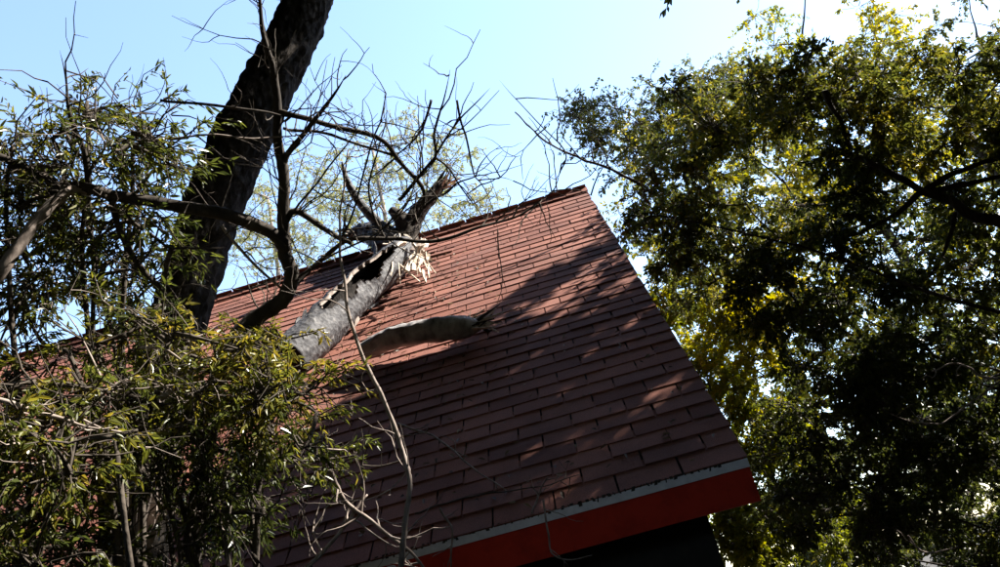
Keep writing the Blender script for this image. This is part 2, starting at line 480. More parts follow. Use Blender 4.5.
def grow_foliage(clumps, leaf, aspect, per_twig, droop=0.3, along=0.5, gap=0.25):
    """clumps: rows (x,y,z, rx,ry,rz, n_twigs, tint). Leaves sit along real twigs; returns leaves and twig polylines"""
    pos, dr, tn, tw = [], [], [], []
    for cl in clumps:
        c = np.array(cl[:3]); r = np.array(cl[3:6]); nt_ = int(cl[6]); ti = cl[7]
        if nt_ < 1: continue
        dirs = sphere(nt_)
        a = c + dirs * r * rng.uniform(0.0, 0.45, (nt_, 1)) + sphere(nt_) * r * 0.15
        e = c + dirs * r * rng.uniform(0.75, 1.15, (nt_, 1)) + sphere(nt_) * r * 0.28
        e[:, 2] -= droop * r.mean() * rng.uniform(0, 1, nt_)
        mid = (a + e) / 2 + sphere(nt_) * r.mean() * 0.12; mid[:, 2] += 0.12 * r.mean()
        k = per_twig
        u = rng.uniform(gap, 1.0, (nt_, k, 1))
        A, M_, E_ = a[:, None], mid[:, None], e[:, None]
        p = (1 - u) ** 2 * A + 2 * u * (1 - u) * M_ + u * u * E_
        tg = nrm(2 * (1 - u) * (M_ - A) + 2 * u * (E_ - M_))
        d = nrm(tg * along + sphere(nt_ * k).reshape(nt_, k, 3) * 0.75 + np.array([0, 0, -droop]))
        p = p + sphere(nt_ * k).reshape(nt_, k, 3) * leaf * 0.25
        pos.append(p.reshape(-1, 3)); dr.append(d.reshape(-1, 3))
        tt = np.clip(ti + rng.normal(0, 0.09, (nt_, 1)) + rng.normal(0, 0.15, (nt_, k)), 0, 1)
        tn.append(tt.ravel())
        for q in range(nt_):
            tw.append(np.array([c + (a[q] - c) * 0.3, a[q], mid[q], e[q]]))
    pos = np.concatenate(pos); dr = np.concatenate(dr); tn = np.concatenate(tn)
    nor = nrm(sphere(len(pos)) * 0.9 + np.array([0, 0, 0.8]))
    ln = leaf * rng.uniform(0.6, 1.25, len(pos)); wd = ln * aspect * rng.uniform(0.8, 1.2, len(pos))
    return pos, dr, nor, ln, wd, tn, tw

def foliage_obj(name, clumps, leaf, aspect, per_twig, mat, parent, six=False, twig_r=0.004, twig_mat=None, **kw):
    pos, dr, nor, ln, wd, tn, tw = grow_foliage(clumps, leaf, aspect, per_twig, **kw)
    V, Fa, rep = leaf_cloud(pos, dr, nor, ln, wd, six)
    o = fast_mesh(name, V - world_of(parent), Fa, mat, parent, np.repeat(tn, rep))
    o['kind'] = 'stuff'
    if twig_r:
        mb = MB()
        for p in tw:
            mb.tube(p, np.array([1.4, 1.2, 0.8, 0.35]) * twig_r, 3, 0, False)
        mb.build('twigs', twig_mat or M_TWIG, parent)['kind'] = 'stuff'
    return o

def limb_to(mb, a, b, r0, r1, sag=0.15, k=6, seed=0):
    a = np.asarray(a, float); b = np.asarray(b, float)
    L = np.linalg.norm(b - a); u = np.linspace(0, 1, max(6, int(L / 0.25)))[:, None]
    m = (a + b) / 2 + np.array([0, 0, sag * L]) + rng.normal(0, 0.06 * L, 3)
    P = (1 - u) ** 2 * a + 2 * u * (1 - u) * m + u * u * b
    P = wob(P, 0.07 * min(1, L / 2), 1.8, seed)
    mb.tube(P, r0 + (r1 - r0) * u[:, 0] ** 0.8, k, 0.04)
    return P

def tree(name, label, base, trunk_pts, r0, clumps, leaf, aspect, per_twig, leaf_mat, bark=None, group=None, cat='tree', six=False, twig_r=0.004, **kw):
    """trunk_pts: world points from the base up. Every clump hangs on a limb grown from the trunk or a nearer limb"""
    t = thing(name, base, label, cat, group)
    bark = bark or M_BARK
    P = wob(spline(trunk_pts, 10), 0.06, 1.2, len(name))
    u = np.linspace(0, 1, len(P))
    R = r0 * (1 - 0.75 * u) * (1 + 0.5 * np.exp(-u * 22))
    mb = MB(); mb.tube(P, R, 14, 0.05); mb.build('trunk', bark, t)
    nodes = [(p, r) for p, r in zip(P[len(P) // 4:], R[len(P) // 4:])]
    cl = sorted(clumps, key=lambda q: min(np.linalg.norm(np.array(q[:3]) - n_[0]) for n_ in nodes))
    mb = MB()
    for i, q in enumerate(cl):
        c = np.array(q[:3])
        NP = np.array([n_[0] for n_ in nodes]); NRr = np.array([n_[1] for n_ in nodes])
        cost = np.linalg.norm(NP - c, axis=1) + 1.2 * np.maximum(0, NP[:, 2] - c[2]) - 2.0 * NRr
        j = int(np.argmin(cost))
        r_a = min(NRr[j] * 0.7, 0.05 + 0.02 * np.linalg.norm(NP[j] - c))
        r_a = max(r_a, 0.012)
        Q = limb_to(mb, NP[j], c, r_a, max(0.006, r_a * 0.35), 0.08, 5, i)
        for p, w_ in zip(Q[2::2], np.linspace(1, 0.4, len(Q[2::2]))):
            nodes.append((p, r_a * w_))
    if cl: mb.build('limbs', bark, t)
    foliage_obj('foliage', clumps, leaf, aspect, per_twig, leaf_mat, t, six, twig_r, **kw)
    return t

def ell(c, r, n, cr, ntw, tint, seed, hole=0.0, shell=0.0):
    """clumps scattered unevenly through an ellipsoid"""
    g_ = np.random.default_rng(seed); out = []
    c = np.array(c, float); r = np.array(r, float)
    while len(out) < n:
        v = g_.uniform(-1, 1, 3)
        l = np.linalg.norm(v)
        if l > 1 or l < shell: continue
        p = c + v * r
        if noise.noise(Vector((p * 0.9 + seed).tolist())) < hole: continue
        s = cr * g_.uniform(0.65, 1.35)
        out.append([*p, s, s, s * 0.75, ntw * g_.uniform(0.6, 1.3), float(np.clip(tint + g_.normal(0, 0.12), 0, 1))])
    return out

# ================================================================== the trees to the right
S = SUN
qv = np.cross(NR, PD)                               # direction across the sun's track on the roof
if qv @ PU < 0: qv = -qv
qmax = min(roofpt(590, 212) @ qv, roofpt(455, 330) @ qv) + 0.12
# volumes that the sun reaches: the left shrubs, the upper boughs at the right, the yellow tree
SUNNY = [((-2.6, -2.3, 2.62), (-1.3, -1.0, 3.7), 0.98), ((0.4, 2.6, 2.6), (3.6, 7.0, 6.5), 0.95), ((1.5, 10.0, 4.0), (12.0, 17.0, 14.0), 0.95)]
def blocks_sun(p, g_, scale=1.0, reach=24.0, mg=0.0):
    W = p[None] - S[None] * np.linspace(0.8, reach, 60)[:, None]
    for lo, hi, pr in SUNNY:
        if np.any(np.all((W > np.array(lo) - mg) & (W < np.array(hi) + mg), axis=1)) and g_.random() < pr * scale:
            return True
    return False
def lands_lit(p, mg=0.3):
    """would a bough here take the sun off the upper part of the roof?"""
    p = np.asarray(p); k = ((p - BASE) @ NR) / (S @ NR); Q = p - S * k
    return k > 0 and Q @ qv > qmax - mg and -9 < Q[0] < 0.3 and (Q - BASE) @ PU < LS + 0.5
def shade_clumps(n, seed):
    """crown of the big oak right of the house: the part that stands between the sun and the roof"""
    g_ = np.random.default_rng(seed); out = []
    cells = [(x, t) for x in np.arange(-6.4, 0.9, n) for t in np.arange(-0.9, 5.5, n)]
    cells += [(x, t) for x in np.arange(-6.4, -1.6, n) for t in np.arange(-0.6, 2.6, n)] + [(x, t) for x in np.arange(-1.4, 0.6, n) for t in np.arange(1.4, 3.4, n)] + [(x, t) for x in np.arange(-11, -6.4, n * 1.1) for t in np.arange(-0.8, 2.9, n * 1.1)]
    cells += [(x, t) for x in np.arange(-2.6, 0.6, n) for t in np.arange(-0.6, 1.6, n * 1.2)]
    for x, t in cells:
        x += g_.uniform(-.7, .7) * n; t += g_.uniform(-.7, .7) * n
        s = 0.33 * g_.uniform(0.6, 1.4)
        Q = BASE + np.array([x, 0, 0]) + PU * t
        if Q @ qv > qmax - s * 0.9: continue
        D = g_.uniform(4.2, 7.2)
        while True:
            p = Q + S * D; j = proj(p)
            if not (j[2] > 0 and -80 < j[0] < 1010 and -70 < j[1] < 600): break
            D += 0.7
        if D > 17 or blocks_sun(p, g_, 0.45, reach=max(1.0, D - .2), mg=0.2): continue
        out.append([*p, s, s, s * 0.8, 18 * g_.uniform(0.7, 1.3), float(np.clip(0.4 + g_.normal(0, 0.12), 0, 1))])
    return out

def trunk_shade(n, seed):
    g_ = np.random.default_rng(seed); out = []
    while len(out) < n:
        u = g_.random()
        p = at(180 + 95 * u, 300 - 230 * u, 4.2 + 0.95 * u) + S * g_.uniform(3.5, 8.5) + g_.normal(0, .15, 3)
        j = proj(p)
        if j[2] > 0 and -80 < j[0] < 1050 and -80 < j[1] < 600: continue
        s = 0.36 * g_.uniform(.7, 1.3)
        out.append([*p, s, s, s * .8, 20 * g_.uniform(.7, 1.3), .4])
    return out
cl = shade_clumps(0.475, 5) + trunk_shade(15, 4)
tree('oak_tree', 'big dark oak whose leafy crown overhangs the roof from the right edge', (5.6, 1.9, 0),
     [(5.6, 1.9, -0.1), (5.45, 1.95, 1.6), (5.2, 2.2, 3.6), (4.6, 2.5, 5.8), (4.0, 2.7, 8.0)], 0.24, cl, 0.085, 0.48, 22, M_LEAF_OAK)

def pxcl(items, cr, ntw, seed, spread=0.4, n=6):
    """clumps around hand placed points (px, py, depth, half width px, half height px, count, tint)"""
    g_ = np.random.default_rng(seed); out = []
    for (px, py, d, hx, hy, cnt, ti) in items:
        for _ in range(cnt):
            while True:
                a, b = g_.uniform(-1, 1, 2)
                if a * a + b * b <= 1: break
            p = at(px + a * hx, py + b * hy, d + g_.uniform(-spread, spread))
            s = cr * g_.uniform(0.6, 1.35)
            out.append([*p, s, s, s * 0.8, ntw * g_.uniform(0.6, 1.3), float(np.clip(ti + g_.normal(0, 0.08), 0, 1))])
    return out

# dark near oak that fills the right side: hanging leafy boughs
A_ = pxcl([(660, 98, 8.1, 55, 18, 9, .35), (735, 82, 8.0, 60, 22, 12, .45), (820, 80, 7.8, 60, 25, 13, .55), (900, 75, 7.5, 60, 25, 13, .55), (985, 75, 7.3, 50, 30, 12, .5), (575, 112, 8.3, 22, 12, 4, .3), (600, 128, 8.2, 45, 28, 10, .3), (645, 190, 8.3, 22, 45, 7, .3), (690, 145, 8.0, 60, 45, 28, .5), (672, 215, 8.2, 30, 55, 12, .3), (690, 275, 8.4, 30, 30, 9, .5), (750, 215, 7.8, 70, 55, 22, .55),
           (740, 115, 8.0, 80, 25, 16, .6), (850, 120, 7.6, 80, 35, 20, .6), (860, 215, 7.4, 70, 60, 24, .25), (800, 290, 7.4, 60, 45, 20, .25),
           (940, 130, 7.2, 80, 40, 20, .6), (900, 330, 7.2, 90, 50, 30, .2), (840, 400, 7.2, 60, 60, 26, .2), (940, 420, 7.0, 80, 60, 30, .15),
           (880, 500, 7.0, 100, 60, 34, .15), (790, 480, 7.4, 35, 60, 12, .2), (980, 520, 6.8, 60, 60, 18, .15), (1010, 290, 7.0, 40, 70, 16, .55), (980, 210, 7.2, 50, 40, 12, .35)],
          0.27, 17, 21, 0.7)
moved = []
for c in A_:                                        # boughs that would take the sun off the upper roof stand farther back instead
    if lands_lit(c[:3]):
        c = list(c); c[:3] = (CAM + (np.array(c[:3]) - CAM) * 1.42); c[3:6] = [v * 1.25 for v in c[3:6]]; c[6] *= 1.2
        if lands_lit(c[:3], 0.2): continue
    moved.append(c)
A_ = moved
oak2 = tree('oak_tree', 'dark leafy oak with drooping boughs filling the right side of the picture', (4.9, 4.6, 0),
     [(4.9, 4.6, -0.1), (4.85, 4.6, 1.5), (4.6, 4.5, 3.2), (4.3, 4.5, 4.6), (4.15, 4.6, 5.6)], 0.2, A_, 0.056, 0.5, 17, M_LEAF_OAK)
# yellowing young tree behind the rake
B_ = pxcl([(725, 330, 9.6, 40, 40, 10, .8), (700, 380, 9.4, 30, 40, 8, .6), (760, 300, 9.8, 45, 35, 8, .85), (770, 400, 9.4, 40, 60, 12, .5),
           (760, 500, 9.2, 40, 60, 14, .4), (800, 540, 9.2, 60, 40, 10, .35), (670, 300, 9.8, 25, 30, 6, .5), (740, 440, 9.2, 25, 40, 7, .5), (740, 540, 9.0, 30, 40, 9, .4)],
          0.30, 22, 22, 0.5)
bb = at(790, 640, 9.4)
tree('yellow_tree', 'young tree with yellow green leaves behind the right edge of the roof', (bb[0], bb[1], 0),
     [(bb[0], bb[1], -0.1), (bb[0] - .05, bb[1], 1.4), (bb[0] - .2, bb[1] + .05, 3.0), (bb[0] - .45, bb[1] + .1, 4.6)], 0.08, B_, 0.065, 0.5, 26, M_LEAF_YEL)
# sunlit trees farther back on the right
far = [((3.6, 13.5, 0), 13.5, 2.6, .75, 41, 'sunlit yellow green tree seen through the gaps in the dark oak'),
       ((6.6, 13.0, 0), 14.0, 2.8, .7, 42, 'sunlit green tree farther back beyond the right edge'),
       ((11.5, 15.0, 0), 14.0, 3.4, .55, 43, 'tall green tree at the far right behind the others')]
for b_, h_, r_, ti, sd, lb in far:
    cl = ell((b_[0], b_[1], h_ * 0.55), (r_, r_, h_ * 0.45), 170, 0.55, 15, ti, sd, -0.2)
    tree('background_tree', lb, b_, [(b_[0], b_[1], -.1), (b_[0] + .1, b_[1], h_ * .3), (b_[0] - .1, b_[1] + .1, h_ * .6), (b_[0], b_[1], h_ * .9)], 0.17, cl, 0.10, 0.5, 22, M_LEAF_YEL if ti > .6 else M_LEAF_OAK, group='background trees on the right')

for k_, (x_, y_, h_, lb) in enumerate(((2.2, 8.6, 3.0, 'leafy understorey bush behind the house corner'), (4.6, 8.0, 3.2, 'dark understorey bush low at the right'),
                                        (6.9, 9.4, 3.6, 'understorey bush at the lower right edge'), (3.4, 10.6, 3.6, 'understorey bush beyond the yellow tree'), (9.4, 11.0, 4.0, 'tall understorey bush at the far right'), (6.0, 12.6, 5.2, 'tall understorey bush between the background trees'), (9.0, 14.6, 5.6, 'tall understorey bush farthest back at the right'))):
    cl = ell((x_, y_, h_ * .55), (1.5, 1.3, h_ * .5), 70, 0.36, 14, .35, 70 + k_, -.3)
    tree('understorey_bush', lb, (x_, y_, 0), [(x_, y_, -.1), (x_ + .05, y_, h_ * .3), (x_ - .1, y_ + .1, h_ * .7)], .06, cl, .07, .5, 20, M_LEAF_OAK, group='understorey bushes on the right', cat='bush')

# ------------------------------------------------------------------ write-in of traced branches
def traced(t, name, mat, pts, r, n=6, k=7, amp=0.012, rough=0.06, tail=0.35, seed=1, point=False):
    """pts: (px, py, depth) waypoints of one limb; r: radius at start"""
    P = spline([at(*p) for p in pts], n)
    P = wob(P, amp, 6.0, seed)
    u = np.linspace(0, 1, len(P))
    mb = MB(); mb.tube(P, r * (1 - (1 - tail) * u) * ((1 - 0.88 * u ** 5) if point else 1), k, rough)
    o = mb.build(name, mat, t)
    return P, o

def side_twigs(mb, P, n, l0, r, g_, depth=2, up=0.1, ang=0.9):
    """forking twigs off a limb, thin and crooked"""
    for _ in range(n):
        i = g_.integers(1, len(P) - 1)
        t_ = nrm(P[min(i + 1, len(P) - 1)] - P[i - 1])
        d = nrm(t_ * g_.uniform(0.2, 0.9) + nrm(g_.normal(0, 1, 3)) * ang + np.array([0, 0, up]))
        L = l0 * g_.uniform(0.4, 1.2); m = 6
        Q = [P[i]]
        dd = d.copy()
        for _k in range(m):
            dd = nrm(dd + g_.normal(0, 0.22, 3) + np.array([0, 0, 0.03])); Q.append(Q[-1] + dd * L / m)
        Q = np.array(Q)
        mb.tube(Q, r * np.linspace(1, 0.3, len(Q)), 4, 0, False)
        if depth > 1:
            side_twigs(mb, Q, max(1, n // 5), l0 * 0.5, r * 0.55, g_, depth - 1, up, ang)

for sd, pts, r in ((1, [(1060, 232, 6.2), (1000, 221, 6.3), (969, 213, 6.4), (948, 198, 6.5), (922, 191, 6.6), (880, 166, 6.8), (840, 150, 7.0)], 0.055),
                   (2, [(926, 190, 6.6), (952, 174, 6.6), (1000, 158, 6.6), (1040, 150, 6.6)], 0.03),
                   (3, [(930, 193, 6.6), (965, 184, 6.5), (1000, 177, 6.5), (1030, 172, 6.5)], 0.03),
                   (4, [(956, 212, 6.5), (945, 252, 6.5), (926, 281, 6.5)], 0.02),
                   (5, [(922, 191, 6.6), (895, 215, 6.7), (860, 232, 6.9), (830, 240, 7.0)], 0.028),
                   (6, [(825, 90, 6.9), (830, 104, 6.9), (842, 124, 6.9), (850, 150, 6.9)], 0.03),
                   (7, [(1000, 312, 6.2), (960, 302, 6.3), (909, 285, 6.5), (854, 264, 6.7), (795, 245, 6.9), (748, 234, 7.1), (689, 221, 7.4)], 0.018)):
    P, o = traced(oak2, 'limb', M_BARK, pts, r, seed=sd)
# ================================================================== left side
lt = thing('leaning_tree', (*at(135, 640, 3.3)[:2], 0), 'thick rough-barked dark trunk leaning right behind the left branches', 'tree')
b0 = at(135, 640, 3.3)
tp = [np.array([b0[0] - 0.15, b0[1] - 0.05, -0.1]), np.array([b0[0] - 0.1, b0[1], 0.8]), at(134, 600, 3.35), at(140, 520, 3.5), at(152, 430, 3.75), at(170, 350, 4.0), at(189, 285, 4.25), at(210, 215, 4.5), (at(236, 150, 4.75)), at(263, 95, 5.0), at(296, 30, 5.3), at(330, -60, 5.7)]
LP = spline(tp, 14)
def rough_trunk(P, R, k, seed, amp, fr=9.0):
    """trunk with furrowed bark: plates stand proud, furrows cut in"""
    mb = MB(); t = nrm(np.gradient(P, axis=0)); a = nrm(np.cross(t, [0.2, 0.9, 0.1])); b = np.cross(t, a)
    V = []; arc = np.concatenate([[0], np.cumsum(np.linalg.norm(np.diff(P, axis=0), axis=1))])
    for i in range(len(P)):
        for j in range(k):
            th = 2 * math.pi * j / k
            c = Vector((math.cos(th) * fr * .35, math.sin(th) * fr * .35, arc[i] * fr * 0.2 + seed))
            h = noise.fractal(c, 1.0, 2.0, 3) * 0.5 + abs(noise.noise(c * 2.1)) * 1.2 - 0.25
            V.append(P[i] + R[i] * (1 + amp * h) * (math.cos(th) * a[i] + math.sin(th) * b[i]))
    m = len(P)
    ii, jj = np.meshgrid(np.arange(m - 1), np.arange(k), indexing='ij')
    Q = np.stack([ii * k + jj, ii * k + (jj + 1) % k, (ii + 1) * k + (jj + 1) % k, (ii + 1) * k + jj], -1).reshape(-1, 4)
    mb.add(V, Q)
    return mb
LPd = spline(LP[::3], 5)
Rl = np.interp(np.linspace(0, 1, len(LPd)), [0, .15, .5, .75, 1], [0.155, 0.125, 0.135, 0.165, 0.15])
rough_trunk(LPd, Rl, 64, 2.0, 0.17, 24.0).build('trunk', M_BARK2, lt)

bt = thing('bare_tree', (*at(185, 640, 2.9)[:2], 0), 'bare tree with crooked dark limbs and twigs crossing in front of the roof', 'tree')
D0 = 3.1
b1 = at(185, 640, 2.9)
limbs = [
 ([(185, 640, 2.9), (190, 560, 2.95), (205, 450, 3.0), (228, 352, 3.05), (258, 318, 3.1), (283, 300, D0), (292, 275, D0), (284, 247, D0), (283, 215, D0), (284, 180, D0), (277, 141, D0), (278, 102, D0), (274, 70, D0), (262, 30, D0), (258, -10, D0), (246, -60, D0)], 0.040, M_BARK, .3),
 ([(286, 250, D0), (270, 231, 3.05), (235, 217, 3.0), (200, 211, 2.95), (165, 203, 2.9), (120, 197, 2.85), (85, 188, 2.8), (66, 187, 2.8), (50, 192, 2.8)], 0.027, M_BARK, .62),
 ([(84, 189, 2.8), (70, 189, 2.78), (60, 195, 2.75), (42, 215, 2.7), (22, 243, 2.65), (0, 275, 2.6), (-30, 320, 2.6)], 0.019, M_PALE, 1.1),
 ([(-30, 143, 2.7), (0, 157, 2.75), (35, 172, 2.8), (62, 186, 2.8)], 0.013, M_BARK, .8),
 ([(284, 215, D0), (296, 211, D0), (318, 224, 3.12), (340, 238, 3.15), (352, 243, 3.15)], 0.014, M_BARK, .6),
 ([(284, 165, D0), (290, 150, D0), (308, 128, D0), (328, 103, D0), (345, 75, D0)], 0.012, M_BARK, .6),
 ([(278, 112, D0), (295, 117, D0), (320, 123, 3.15), (365, 134, 3.2), (384, 143, 3.2), (399, 161, 3.2), (421, 186, 3.25), (423, 207, 3.3), (412, 226, 3.3)], 0.011, M_BARK, .7),
 ([(283, 128, D0), (320, 132, 3.15), (360, 143, 3.2), (392, 154, 3.2), (399, 161, 3.2)], 0.006, M_BARK, .8),
 ([(290, 292, D0), (303, 276, 3.15), (325, 255, 3.2), (350, 239, 3.2), (388, 238, 3.25), (428, 240, 3.3), (452, 237, 3.3), (477, 228, 3.3), (500, 222, 3.35), (525, 212, 3.35), (550, 194, 3.4), (557, 183, 3.4), (563, 160, 3.4)], 0.010, M_BARK, .45),
 ([(551, 193, 3.4), (562, 191, 3.4), (577, 191, 3.4), (592, 196, 3.4)], 0.004, M_BARK, .5),
 ([(561, 170, 3.4), (565, 152, 3.4), (545, 128, 3.4), (520, 103, 3.4), (500, 80, 3.4)], 0.0035, M_BARK, .5),
 ([(399, 200, 3.25), (413, 184, 3.25), (428, 166, 3.25), (435, 156, 3.25), (433, 136, 3.25), (439, 114, 3.25), (443, 100, 3.25), (449, 70, 3.25)], 0.008, M_BARK, .6),
 ([(435, 156, 3.25), (446, 138, 3.25), (460, 120, 3.25), (476, 103, 3.25), (490, 88, 3.25)], 0.005, M_BARK, .5),
 ([(435, 156, 3.25), (449, 168, 3.28), (458, 183, 3.3), (470, 200, 3.3), (486, 222, 3.3)], 0.0045, M_BARK, .6),
 ([(457, 100, 3.25), (461, 120, 3.25), (467, 138, 3.27), (473, 165, 3.3), (476, 176, 3.3), (482, 184, 3.3), (490, 202, 3.3), (502, 245, 3.3)], 0.005, M_BARK, .4),
 ([(424, 208, 3.3), (433, 199, 3.3), (446, 192, 3.3), (457, 183, 3.3), (475, 178, 3.3), (482, 174, 3.3)], 0.006, M_BARK, .5),
 ([(482, 184, 3.3), (490, 182, 3.3), (500, 178, 3.3), (515, 182, 3.3)], 0.003, M_BARK, .5),
 ([(431, 100, 3.3), (425, 120, 3.3), (418, 134, 3.3), (405, 150, 3.3), (380, 172, 3.3)], 0.006, M_BARK, .5),
 ([(386, 240, 3.25), (372, 215, 3.25), (369, 185, 3.25), (377, 150, 3.25), (385, 120, 3.25), (386, 95, 3.25)], 0.005, M_BARK, .5),
 ([(340, 240, 3.15), (350, 215, 3.15), (366, 165, 3.15), (375, 135, 3.15), (388, 110, 3.15)], 0.005, M_BARK, .5),
 ([(284, 230, D0), (300, 205, D0), (325, 172, D0), (350, 140, D0), (366, 110, D0)], 0.005, M_BARK, .5),
 ([(292, 280, D0), (320, 262, D0), (352, 246, D0), (385, 225, D0), (412, 196, D0), (437, 172, D0)], 0.005, M_BARK, .4),
 ([(112, 200, 2.85), (120, 230, 2.85), (131, 251, 2.85), (145, 270, 2.9), (161, 287, 2.9), (170, 300, 2.9)], 0.012, M_BARK, .8),
 ([(172, 245, 2.9), (167, 265, 2.9), (165, 287, 2.9)], 0.010, M_BARK, .9),
 ([(150, 233, 2.9), (160, 240, 2.9), (172, 248, 2.9), (200, 248, 2.9), (225, 247, 2.9)], 0.006, M_BARK, .6),
 ([(160, 100, 2.9), (200, 103, 2.95), (250, 110, 3.0), (290, 117, 3.1)], 0.005, M_BARK, 1.2),
 ([(170, 140, 2.95), (210, 136, 2.95), (250, 139, 3.0), (280, 137, 3.05), (325, 133, 3.1)], 0.004, M_PALE, .8),
 ([(222, 225, 3.0), (240, 248, 3.0), (260, 270, 3.05), (282, 288, D0)], 0.006, M_PALE, .8),
 ([(91, 194, 2.83), (86, 155, 2.8), (76, 130, 2.8), (69, 105, 2.8), (66, 80, 2.8), (60, 50, 2.8)], 0.012, M_BARK, .25),
]
allP = []
for i, (pts, r, m_, tl) in enumerate(limbs):
    P, o = traced(bt, 'limb' if i else 'trunk', m_, pts, r, seed=i + 10, tail=tl, amp=0.010, point=i not in (1, 2, 3, 4, 6, 7, 27))
    if i == 0:
        pass
    allP.append(P)
g_ = np.random.default_rng(77)
mb = MB()
for i, P in enumerate(allP):
    side_twigs(mb, P, [24, 18, 8, 5, 8, 8, 16, 6, 14, 3, 4, 8, 6, 5, 6, 4, 2, 6, 5, 5, 6, 6, 5, 3, 4, 4, 4, 4, 6][i], 0.32, 0.0035, g_)
mb.build('twigs', M_TWIG, bt)['kind'] = 'stuff'

sp = thing('sapling', (*at(392, 640, 2.7)[:2], 0), 'slender pale grey sapling stem crossing in front of the eave', 'sapling')
bs = at(392, 640, 2.7)
P1 = [at(392, 640, 2.7), at(401, 565, 2.7), at(404, 525, 2.72), at(409, 488, 2.75), at(406, 462, 2.78), at(394, 424, 2.82), at(373, 377, 2.88), at(353, 332, 2.95), at(346, 292, 3.0), at(340, 245, 3.05), at(341, 205, 3.05), at(348, 150, 3.1)]
P = wob(spline([np.array([bs[0], bs[1], -0.05])] + P1, 8), 0.008, 8.0, 3)
mb = MB(); mb.tube(P, np.interp(np.linspace(0, 1, len(P)), [0, .3, .7, 1], [0.013, 0.0092, 0.0066, 0.0025]), 9, 0.10)
mb.build('stem', M_PALE, sp)
mb = MB(); side_twigs(mb, P[20:], 9, 0.3, 0.003, g_); mb.build('twigs', M_PALE, sp)['kind'] = 'stuff'

# narrow-leaved shrubs on the left
def shrub(label, base, items, ntw, seed, leaf=0.06, cr=0.2, per=15, stems=4, mat=None, tintless=0, aspect=0.26):
    t = thing('shrub', (base[0], base[1], 0), label, 'shrub', 'narrow-leaved shrubs on the left')
    cl = pxcl(items, cr, ntw, seed, 0.35)
    g = np.random.default_rng(seed)
    cc = np.array([c[:3] for c in cl])
    nodes = []
    for s_ in range(stems):
        a = np.array([base[0] + g.normal(0, .12), base[1] + g.normal(0, .12), -0.05])
        tgt = cc[g.integers(len(cc))]
        mb = MB(); P = limb_to(mb, a, tgt, 0.022, 0.007, 0.05, 7, seed + s_); mb.build('stem', M_TWIG, t)
        nodes += [p for p in P[3:]]
    mb = MB()
    for c in cc:
        NP = np.array(nodes); dd = np.linalg.norm(NP - c, axis=1) + 0.8 * np.maximum(0, NP[:, 2] - c[2])
        P = limb_to(mb, NP[int(np.argmin(dd))], c, 0.009, 0.004, 0.05, 5, seed)
        nodes += [P[len(P) // 2], P[-1]]
    mb.build('branches', M_TWIG, t)['kind'] = 'stuff'
    for mat_, cnt_ in ((M_TWIG, 34), (M_PALE, 14)):                    # bare dead twigs in the tangle
        mb = MB()
        for c in cc[g.integers(0, len(cc), cnt_)]:
            d_ = nrm(g.normal(0, 1, 3)); side_twigs(mb, np.array([c, c + d_ * .05, c + d_ * .1]), 2, 0.34, 0.0032, g)
        mb.build('dead_twigs', mat_, t)['kind'] = 'stuff'
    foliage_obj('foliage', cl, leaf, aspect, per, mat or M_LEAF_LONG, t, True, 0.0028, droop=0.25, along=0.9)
    return t
def gb(px, d):
    p = at(px, 640, d); return (p[0], p[1])
shrub('narrow-leaved shrub reaching across the sky at the upper left corner', gb(60, 3.1),
      [(35, 150, 3.1, 40, 45, 17, .6), (110, 135, 3.2, 50, 35, 13, .45), (150, 165, 3.2, 42, 30, 12, .4), (30, 225, 3.1, 40, 50, 20, .4), (100, 215, 3.2, 60, 30, 20, .45),
       (80, 270, 3.2, 70, 35, 20, .35), (20, 320, 3.1, 30, 40, 9, .45), (130, 300, 3.2, 40, 30, 8, .35), (150, 125, 3.2, 30, 25, 4, .35)], 6, 61, 0.041, 0.20, 12, 7)
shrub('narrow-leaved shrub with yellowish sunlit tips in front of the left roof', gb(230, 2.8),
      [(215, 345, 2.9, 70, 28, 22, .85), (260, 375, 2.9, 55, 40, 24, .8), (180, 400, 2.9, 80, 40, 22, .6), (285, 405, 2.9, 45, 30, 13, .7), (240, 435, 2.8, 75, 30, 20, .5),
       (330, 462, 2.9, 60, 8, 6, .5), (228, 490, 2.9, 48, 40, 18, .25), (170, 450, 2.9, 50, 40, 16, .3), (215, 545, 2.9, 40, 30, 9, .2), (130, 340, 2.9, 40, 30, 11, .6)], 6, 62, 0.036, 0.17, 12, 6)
shrub('dense shrub with broader leaves filling the lower left corner', gb(30, 2.3),
      [(50, 400, 2.4, 60, 45, 18, .7), (100, 425, 2.5, 50, 45, 16, .55), (35, 475, 2.3, 50, 45, 19, .6), (55, 530, 2.3, 60, 40, 16, .4), (20, 560, 2.2, 30, 30, 7, .45)],
      6, 63, 0.033, 0.17, 13, 5, None, 0, 0.34)

